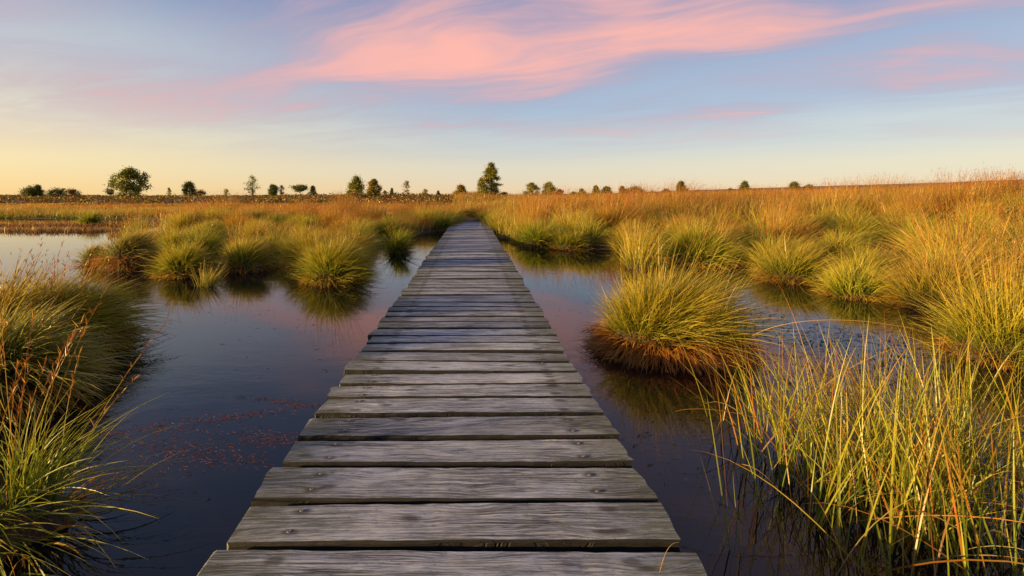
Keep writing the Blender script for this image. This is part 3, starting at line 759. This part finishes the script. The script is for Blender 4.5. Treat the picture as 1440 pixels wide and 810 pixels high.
def moor_style(rg, m, patch, dy):
    c0 = pick(rg, m, [(1, 'deep', 'green'), (1, 'green', 'lime'), (1, 'brown', 'rust')])
    a = pick(rg, m, [(2, 'gold', 'orange'), (.7, 'orange', 'rust'), (1.3, 'lime', 'yellow')]); b = pick(rg, m, [(2, 'lime', 'yellow'), (1, 'yellow', 'gold')])
    f = sst(patch+rg.normal(0, .5, m)+1.6*sst(dy, 15, 27)-1.1, -1.0, .6)[:, None]
    c1 = b*(1-f)+a*f
    e = pick(rg, m, [(2, 'orange', 'red'), (1, 'red', 'rust'), (.8, 'gold', 'orange')]); g = pick(rg, m, [(1, 'gold', 'orange'), (1, 'straw', 'gold')])
    c2 = g*(1-f)+e*f
    return c0, c1, c2
def green_style(rg, m, patch, dy):
    return pick(rg, m, [(1, 'deep', 'green')]), pick(rg, m, [(2, 'green', 'lime'), (1, 'lime', 'yellow')]), pick(rg, m, [(1, 'lime', 'yellow'), (1, 'gold', 'straw')])
field('moor_grass', 'rusty orange moor grass covering the ground below the distant hill', 7500, 26, 13.5, 85, (-.03, 1.2), .98, moor_style, 61, .010, S=3)
field('moor_grass', 'rusty moor grass between the open pool and the dark heath', 5200, 26, 14.5, 44, (-1.0, .03), .46, moor_style, 62, .010, S=3)
field('bank_grass', 'strip of short green grass along the far shore of the open pool', 1300, 26, 26.5, 31, (-1.15, -.45), .42, green_style, 63, .010, hvar=.4)

# ------------------------------------------------------------------ dark heath in front of the trees
def heath():
    rg = np.random.default_rng(71)
    n = 7000
    dy = np.exp(rg.uniform(math.log(41), math.log(190), n)); dx = rg.uniform(-1.05, .55, n)*dy
    keep = (dx/dy < .12) | (rg.uniform(0, 1, n) < .25)
    dx, dy = dx[keep], dy[keep]; n = len(dx)
    hz = height(dx, dy); per = 34
    kk = np.repeat(np.arange(n), per); m = len(kk)
    hh = (.26+.18*np.clip(wav(dx, dy, .12, 3), -1, 2))*rg.uniform(.4, 1.5, n)*np.where(rg.uniform(0, 1, n) < .05, 2.0, 1.)
    u_ = rg.normal(0, 1, (m, 3)); u_ /= np.linalg.norm(u_, axis=1)[:, None]
    rad = rg.uniform(.5, 1, m)[:, None]
    c = np.stack([dx[kk], dy[kk], hz[kk]], -1)+u_*rad*np.stack([hh[kk]*2.2, hh[kk]*2.2, hh[kk]], -1)
    col = pick(rg, m, [(1.5, 'brown', 'green'), (1.2, 'brown', 'rust'), (.8, 'green', 'gold')])
    v_, t_, k_ = leaves(rg, c, rg.uniform(.06, .16, m), col)
    o_ = link('heather', np_mesh('heather', v_, t_, M_leaf, k_, smooth=False))
    tag(o_, 'low dark brown heather belt below the far trees', 'heather', kind='stuff')
def leaves(rg, c, size, col):
    """small pointed leaf sprays: two triangles folded along the middle"""
    n = len(c)
    a = rg.normal(0, 1, (n, 3)); a /= np.linalg.norm(a, axis=1)[:, None]
    b = np.cross(a, rg.normal(0, 1, (n, 3))); b /= np.linalg.norm(b, axis=1)[:, None]
    nn = np.cross(a, b)
    s = size[:, None]
    V = np.stack([c-a*s, c+b*s*.55+nn*s*.2, c+a*s, c-b*s*.55+nn*s*.2], 1)
    T = np.array([(0, 1, 2), (0, 2, 3)])[None]+(np.arange(n)*4)[:, None, None]
    return V.reshape(-1, 3), T.reshape(-1, 3), np.repeat(col, 4, 0)
heath()

# ------------------------------------------------------------------ far trees
def tube(pts, radii, n=7):
    V = []; F = []
    pts = np.array(pts, float)
    for i, pnt in enumerate(pts):
        dv = pts[min(i+1, len(pts)-1)]-pts[max(i-1, 0)]
        dv /= np.linalg.norm(dv)+1e-9
        s1 = np.cross(dv, (0.31, .95, .05)); s1 /= np.linalg.norm(s1); s2 = np.cross(dv, s1)
        for q in range(n):
            a = q*2*math.pi/n
            V.append(pnt+(s1*math.cos(a)+s2*math.sin(a))*radii[i])
    for i in range(len(pts)-1):
        for q in range(n):
            a, b = i*n+q, i*n+(q+1) % n
            F += [(a, b, b+n), (a, b+n, a+n)]
    return np.array(V), np.array(F)
TCOL = {'birch': [(2, 'green', 'lime'), (1, 'lime', 'gold'), (.5, 'yellow', 'gold'), (.6, 'deep', 'green')], 'pine': [(2, 'deep', 'green'), (1, 'rust', 'green'), (.5, 'lime', 'green')],
        'autumn': [(1, 'green', 'gold'), (1, 'gold', 'rust'), (1, 'deep', 'green')], 'rust': [(2, 'rust', 'brown'), (1, 'gold', 'rust'), (.6, 'green', 'deep')]}
def far_tree(px, top, wpx, dist, shape, colour, label, base=276, lean=0., name=None, dens=1.):
    seed = int(px*7+top)
    rg = np.random.default_rng(seed)
    x0 = (px-663)/720*dist
    zg = float(height(np.float64(x0), np.float64(dist)))
    ztop = EYE+(275-top)/720*dist
    H = ztop-zg+.05; Wd = .98*wpx/720*dist
    e = link(name or {'birch': 'birch_tree', 'pine': 'pine_tree', 'autumn': 'birch_tree', 'rust': 'bush'}[colour], None, None, (x0, dist, zg-.05))
    tag(e, label, 'tree' if H > 1.6 else 'bush')
    # crown clumps: positions (radial profile over height) for each habit
    prof = {'round': ([.12, .3, .6, .85, 1.], [.55, .95, 1., .72, .12]), 'cone': ([.08, .2, .5, .8, 1.], [.75, 1., .68, .34, .04]),
            'poplar': ([.05, .2, .5, .8, 1.], [.7, .95, 1., .62, .10]), 'airy': ([.18, .4, .7, 1.], [.5, 1., .8, .12]),
            'flat': ([.45, .6, .8, .95, 1.], [.35, .7, 1., .85, .4]), 'bush': ([0., .3, .7, 1.], [.85, 1., .8, .25])}[shape]
    ncl = {'round': 75, 'cone': 80, 'poplar': 150, 'airy': 34, 'flat': 24, 'bush': 34}[shape]
    hs = prof[0][0]+(1-prof[0][0])*rg.uniform(0, 1, ncl)**.9
    rr = np.interp(hs, prof[0], prof[1])*Wd/2
    aa = rg.uniform(0, 6.28, ncl)
    q = np.sqrt(rg.uniform(.15, 1, ncl))
    lump = 1+.32*np.sin(aa*2+rg.uniform(0, 6))+.2*np.sin(hs*11+aa+rg.uniform(0, 6))
    cx = rr*q*lump*np.cos(aa)+lean*H*hs; cy = rr*q*lump*np.sin(aa); cz = hs*H*.94
    # trunk and limbs
    tp = [(0, 0, 0)]+[(lean*H*f+rg.normal(0, .012*H), rg.normal(0, .012*H), H*f) for f in (.25, .5, .75, .96)]
    r0 = .022*H+.02
    prt = []
    o_ = 0; V = []; F = []
    def add(v_, f_):
        nonlocal o_
        V.append(v_); F.append(f_+o_); o_ += len(v_)
    add(*tube(tp, [r0, r0*.8, r0*.6, r0*.36, r0*.1]))
    for k in rg.choice(ncl, min(ncl, 16), replace=False):
        zb = max(.08*H, cz[k]-.5*np.hypot(cx[k], cy[k])-.08*H); fb = zb/H
        st = np.array([np.interp(fb, [0, .25, .5, .75, .96], [p_[0] for p_ in tp]), np.interp(fb, [0, .25, .5, .75, .96], [p_[1] for p_ in tp]), zb])
        en = np.array([cx[k], cy[k], cz[k]]); md = (st+en)/2+np.array([0, 0, -.02*H])
        add(*tube([st, md, en], [r0*.34, r0*.22, r0*.07], 5))
    tr = link('trunk', np_mesh('trunk', np.concatenate(V), np.concatenate(F), M_bark), e)
    per = int((85 if shape != 'airy' else 40)*dens)
    kk = np.repeat(np.arange(ncl), per); m = len(kk)
    cs = Wd*rg.uniform(.10, .18, ncl)*(1.25 if shape in ('bush', 'flat') else 1)
    u_ = rg.normal(0, 1, (m, 3))*.62
    c = np.stack([cx, cy, cz], -1)[kk]+u_*cs[kk][:, None]*np.array([1, 1, .75 if shape != 'flat' else .4])
    c[:, 2] = np.abs(c[:, 2]-.02)+.02
    tone = rg.uniform(.75, 1.25, ncl)[kk][:, None]
    v_, t_, k_ = leaves(rg, c, np.maximum(.05, .034*Wd)*rg.uniform(.6, 1.4, m), pick(rg, m, TCOL[colour])*tone)
    cr = link('crown', np_mesh('crown', v_, t_, M_leaf, k_, smooth=False), e); cr['kind'] = 'stuff'
T = [
 (183, 237, 35, 80, 'round', 'birch', 'broad round leafy tree alone on the heath beyond the open pool'),
 (42, 264, 24, 85, 'bush', 'pine', 'wide dark bush beside a small slanting pine on the heath'),
 (53, 260, 14, 85, 'cone', 'pine', 'small slanting pine rising from a wide dark bush'),
 (78, 266, 18, 90, 'bush', 'pine', 'low flat dark bush between two ragged small pines'),
 (90, 264, 10, 92, 'airy', 'pine', 'thin ragged pine with a low bushy neighbour'),
 (102, 266, 16, 92, 'bush', 'rust', 'low brownish bush at the foot of a thin ragged pine'),
 (155, 265, 14, 82, 'flat', 'pine', 'small flat topped bush next to the broad round tree'),
 (238, 263, 6, 100, 'airy', 'birch', 'tiny thin sapling between the broad round tree and a dense dark bush tree'),
 (266, 255, 18, 85, 'round', 'pine', 'dense dark rounded small tree with a rusty bush at its foot'),
 (282, 267, 14, 88, 'bush', 'rust', 'rusty low bush at the foot of a dense dark rounded tree'),
 (318, 265, 8, 100, 'airy', 'birch', 'tiny pale sapling standing before the slim airy birch'),
 (355, 246, 19, 85, 'airy', 'birch', 'slim airy birch with see through crown and side shoot'),
 (384, 259, 15, 85, 'round', 'pine', 'round dark little tree with a pale sapling at its side'),
 (396, 260, 9, 86, 'airy', 'autumn', 'pale thin sapling touching a round dark little tree'),
 (422, 259, 26, 85, 'flat', 'pine', 'umbrella shaped flat topped pine on the heath'),
 (440, 261, 12, 87, 'cone', 'autumn', 'small pointed tree beside the umbrella shaped pine'),
 (501, 248, 25, 62, 'cone', 'birch', 'bright green pyramid shaped tree, larger of the pair on the moor'),
 (526, 252, 18, 66, 'poplar', 'autumn', 'egg shaped golden green tree, smaller of the pair on the moor'),
 (551, 264, 6, 90, 'cone', 'pine', 'tiny pointed spruce in the gap after the pair of trees'),
 (541, 267, 5, 90, 'airy', 'autumn', 'tiny bare sapling in the gap after the pair of trees'),
 (572, 253, 12, 75, 'airy', 'autumn', 'slender thin leaved young birch standing by itself'),
 (598, 266, 12, 80, 'airy', 'autumn', 'low sparse sapling with spreading twigs'),
 (616, 268, 6, 90, 'cone', 'pine', 'tiny dark spruce beside the low sparse sapling'),
 (648, 261, 19, 62, 'cone', 'autumn', 'dark bushy cone tree just beside the end of the boardwalk'),
 (691, 228, 22, 62, 'poplar', 'birch', 'tallest tree, slim and pointed, at the end of the boardwalk'),
 (677, 249, 18, 61, 'cone', 'birch', 'shorter pointed tree leaning against the tallest tree'),
 (709, 269, 11, 62, 'bush', 'autumn', 'low round bush at the foot of the tallest tree'),
 (748, 257, 17, 70, 'round', 'birch', 'round topped tree, left neighbour of a similar slightly broader one'),
 (772, 256, 20, 70, 'round', 'birch', 'round topped slightly broader tree of the two twins'),
 (787, 266, 10, 75, 'round', 'rust', 'little rusty tree beside the broader round twin'),
 (807, 270, 10, 80, 'bush', 'pine', 'low dark bush leading a row of small trees'),
 (818, 266, 13, 78, 'round', 'autumn', 'small round golden tree behind a low dark bush'),
 (838, 261, 11, 75, 'poplar', 'birch', 'small narrow upright tree beside a dense round one'),
 (853, 263, 17, 75, 'round', 'pine', 'dense dark round small tree in the row'),
 (875, 262, 13, 72, 'cone', 'rust', 'rusty pointed small tree in the row'),
 (893, 264, 22, 75, 'round', 'pine', 'wide low dark tree ending the row'),
 (917, 269, 14, 80, 'bush', 'pine', 'very low dark bush after the row of small trees'),
 (937, 266, 13, 70, 'round', 'rust', 'small brownish tree at the side of the taller moor tree'),
 (958, 254, 18, 68, 'cone', 'pine', 'taller bushy tree standing out above the rusty grass'),
 (981, 267, 12, 75, 'bush', 'rust', 'round rusty bush after the taller moor tree'),
 (1027, 265, 9, 80, 'round', 'pine', 'small dark ball shaped tree'),
 (1047, 255, 19, 78, 'cone', 'pine', 'dark bushy pine with a low flat bush beside it'),
 (1063, 267, 16, 79, 'flat', 'pine', 'low flat bush at the foot of the dark bushy pine'),
 (1117, 256, 21, 82, 'cone', 'pine', 'ragged spruce with pointed top next to a round tree'),
 (1138, 260, 17, 82, 'round', 'autumn', 'round tree next to the ragged spruce'),
 (1157, 268, 10, 90, 'bush', 'rust', 'last low bush before the rising hill'),
]
for t_ in T: far_tree(*t_)

# ------------------------------------------------------------------ things on the water
def flecks(name, label, n, spots, cols, seed, size=(.004, .014)):
    rg = np.random.default_rng(seed)
    k = rg.integers(0, len(spots), n)
    S_ = np.array(spots, float)
    x_ = S_[k, 0]+rg.normal(0, 1, n)*S_[k, 2]; y_ = S_[k, 1]+rg.normal(0, 1, n)*S_[k, 3]
    # drift lines
    y_ = y_+.06*np.sin(x_*6+S_[k, 0]*9); 
    ok = sdf(x_, y_) < -.05
    x_, y_ = x_[ok], y_[ok]; n = len(x_)
    a = rg.normal(.25, .7, n); L = rg.uniform(*size, n); w_ = L*rg.uniform(.04, .17, n)
    ca_, sa_ = np.cos(a), np.sin(a)
    bend = L*rg.normal(0, .25, n)
    zz = np.full(n, .003)
    def pt(l_, q_, z_=0.): return np.stack([x_+ca_*l_-sa_*q_, y_+sa_*l_+ca_*q_, zz+z_], -1)
    V = np.stack([pt(-L, 0), pt(0*L, bend-w_), pt(L, 0*L), pt(0*L, bend+w_, .0015)], 1)
    Tt = np.array([(0, 1, 3), (1, 2, 3)])[None]+(np.arange(n)*4)[:, None, None]
    K = np.repeat(pick(rg, n, cols), 4, 0)
    o_ = link(name, np_mesh(name, V.reshape(-1, 3), Tt.reshape(-1, 3), M_grass, K)); tag(o_, label, 'plant litter', kind='stuff')
flecks('floating_litter', 'rusty flecks of dead plant matter drifting beside the boardwalk', 1500,
       [(-1.35, 2.45, .22, .05), (-1.15, 2.25, .16, .05), (-.95, 2.55, .14, .05), (-1.5, 2.1, .18, .05), (-1.25, 2.75, .16, .03), (-1.0, 2.95, .2, .02), (-1.6, 2.55, .15, .04)],
       [(1.4, 'purple', 'brown'), (1, 'purple', 'rust')], 81, (.005, .018))
flecks('floating_litter', 'sparse dark flecks floating all over the pools', 420,
       [(-2, 5, 1.3, 1.2), (-4, 6, 1.6, 1), (1.2, 6.5, .5, 1.2), (1.7, 3.2, .5, .6), (1.0, 2.6, .2, .5), (2.6, 4.4, .6, .5), (3, 3.6, .4, .4), (-1.3, 4, .4, 1)],
       [(1, 'brown', 'deep'), (1, 'brown', 'purple')], 82, (.010, .034))
flecks('floating_litter', 'matted floating stems in the narrow channel', 2600,
       [(2.9, 4.2, .45, .35), (3.3, 3.6, .4, .35), (2.4, 5.0, .35, .3), (2.7, 3.3, .4, .3), (2.4, 2.2, .3, .4)],
       [(2, 'brown', 'deep'), (1, 'brown', 'rust')], 83, (.010, .055))
# floating moss mats in the open pool
def mat(xc, yc, rx_, ry_, seed, label):
    rg = np.random.default_rng(seed)
    e = link('floating_mat', None, None, (xc, yc, 0)); tag(e, label, 'moss mat')
    nu, nv = 48, 5
    V = []; F = []
    ph = rg.uniform(0, 6.28, 5)
    for iv in range(nv):
        f = iv/(nv-1)
        for iu in range(nu):
            a = iu*2*math.pi/nu
            wob = 1+.2*math.sin(2*a+ph[0])+.16*math.sin(5*a+ph[1])+.12*math.sin(9*a+ph[2])+rg.normal(0, .05)
            V.append((rx_*wob*(1-f*.94)*math.cos(a), ry_*wob*(1-f*.94)*math.sin(a), -.06+.11*f**.5+rg.normal(0, .008)))
    for iv in range(nv-1):
        for iu in range(nu):
            a, b = iv*nu+iu, iv*nu+(iu+1) % nu
            F.append((a, b, b+nu, a+nu))
    F.append(tuple(range((nv-1)*nu, nv*nu)))
    me = bpy.data.meshes.new('moss'); me.from_pydata(V, [], F); me.materials.append(M_mound); me.update()
    link('moss', me, e)
    n = int(900*rx_*ry_**.5)
    a = rg.uniform(0, 6.28, n); q = np.sqrt(rg.uniform(0, 1, n))*1.02
    root = np.stack([rx_*q*np.cos(a), ry_*q*np.sin(a), np.full(n, .0)], -1)
    v_, t_, k_, _ = blades(root, rg.uniform(0, 6.28, n), np.radians(np.abs(rg.normal(25, 15, n))), np.radians(rg.uniform(0, 60, n)), rg.uniform(.05, .22, n), rg.uniform(.01, .02, n),
        pick(rg, n, [(1, 'brown', 'rust')]), pick(rg, n, [(2, 'rust', 'brown'), (1, 'gold', 'rust'), (.5, 'green', 'lime')]), pick(rg, n, [(1, 'orange', 'rust'), (1, 'straw', 'rust')]), 2, 0, rg)
    o_ = link('sprigs', np_mesh('sprigs', v_, t_, M_grass, k_), e); o_['kind'] = 'stuff'
mat(-13.6, 17.2, 2.6, .9, 91, 'long rusty floating mat with short sprigs, nearest the tussock islands')
mat(-17.4, 20.6, 4.6, 1.2, 92, 'widest brown floating mat stretching across the back of the open pool')
mat(-12.4, 20.4, 1.9, 1.0, 93, 'reddish floating mat joined to the island shore')
mat(-9.7, 15.3, 1.1, .6, 94, 'small brown floating mat beside the slim rusty tuft')
mat(-17.2, 16.6, 1.2, .25, 95, 'thin broken strip of floating weed off the long mat')
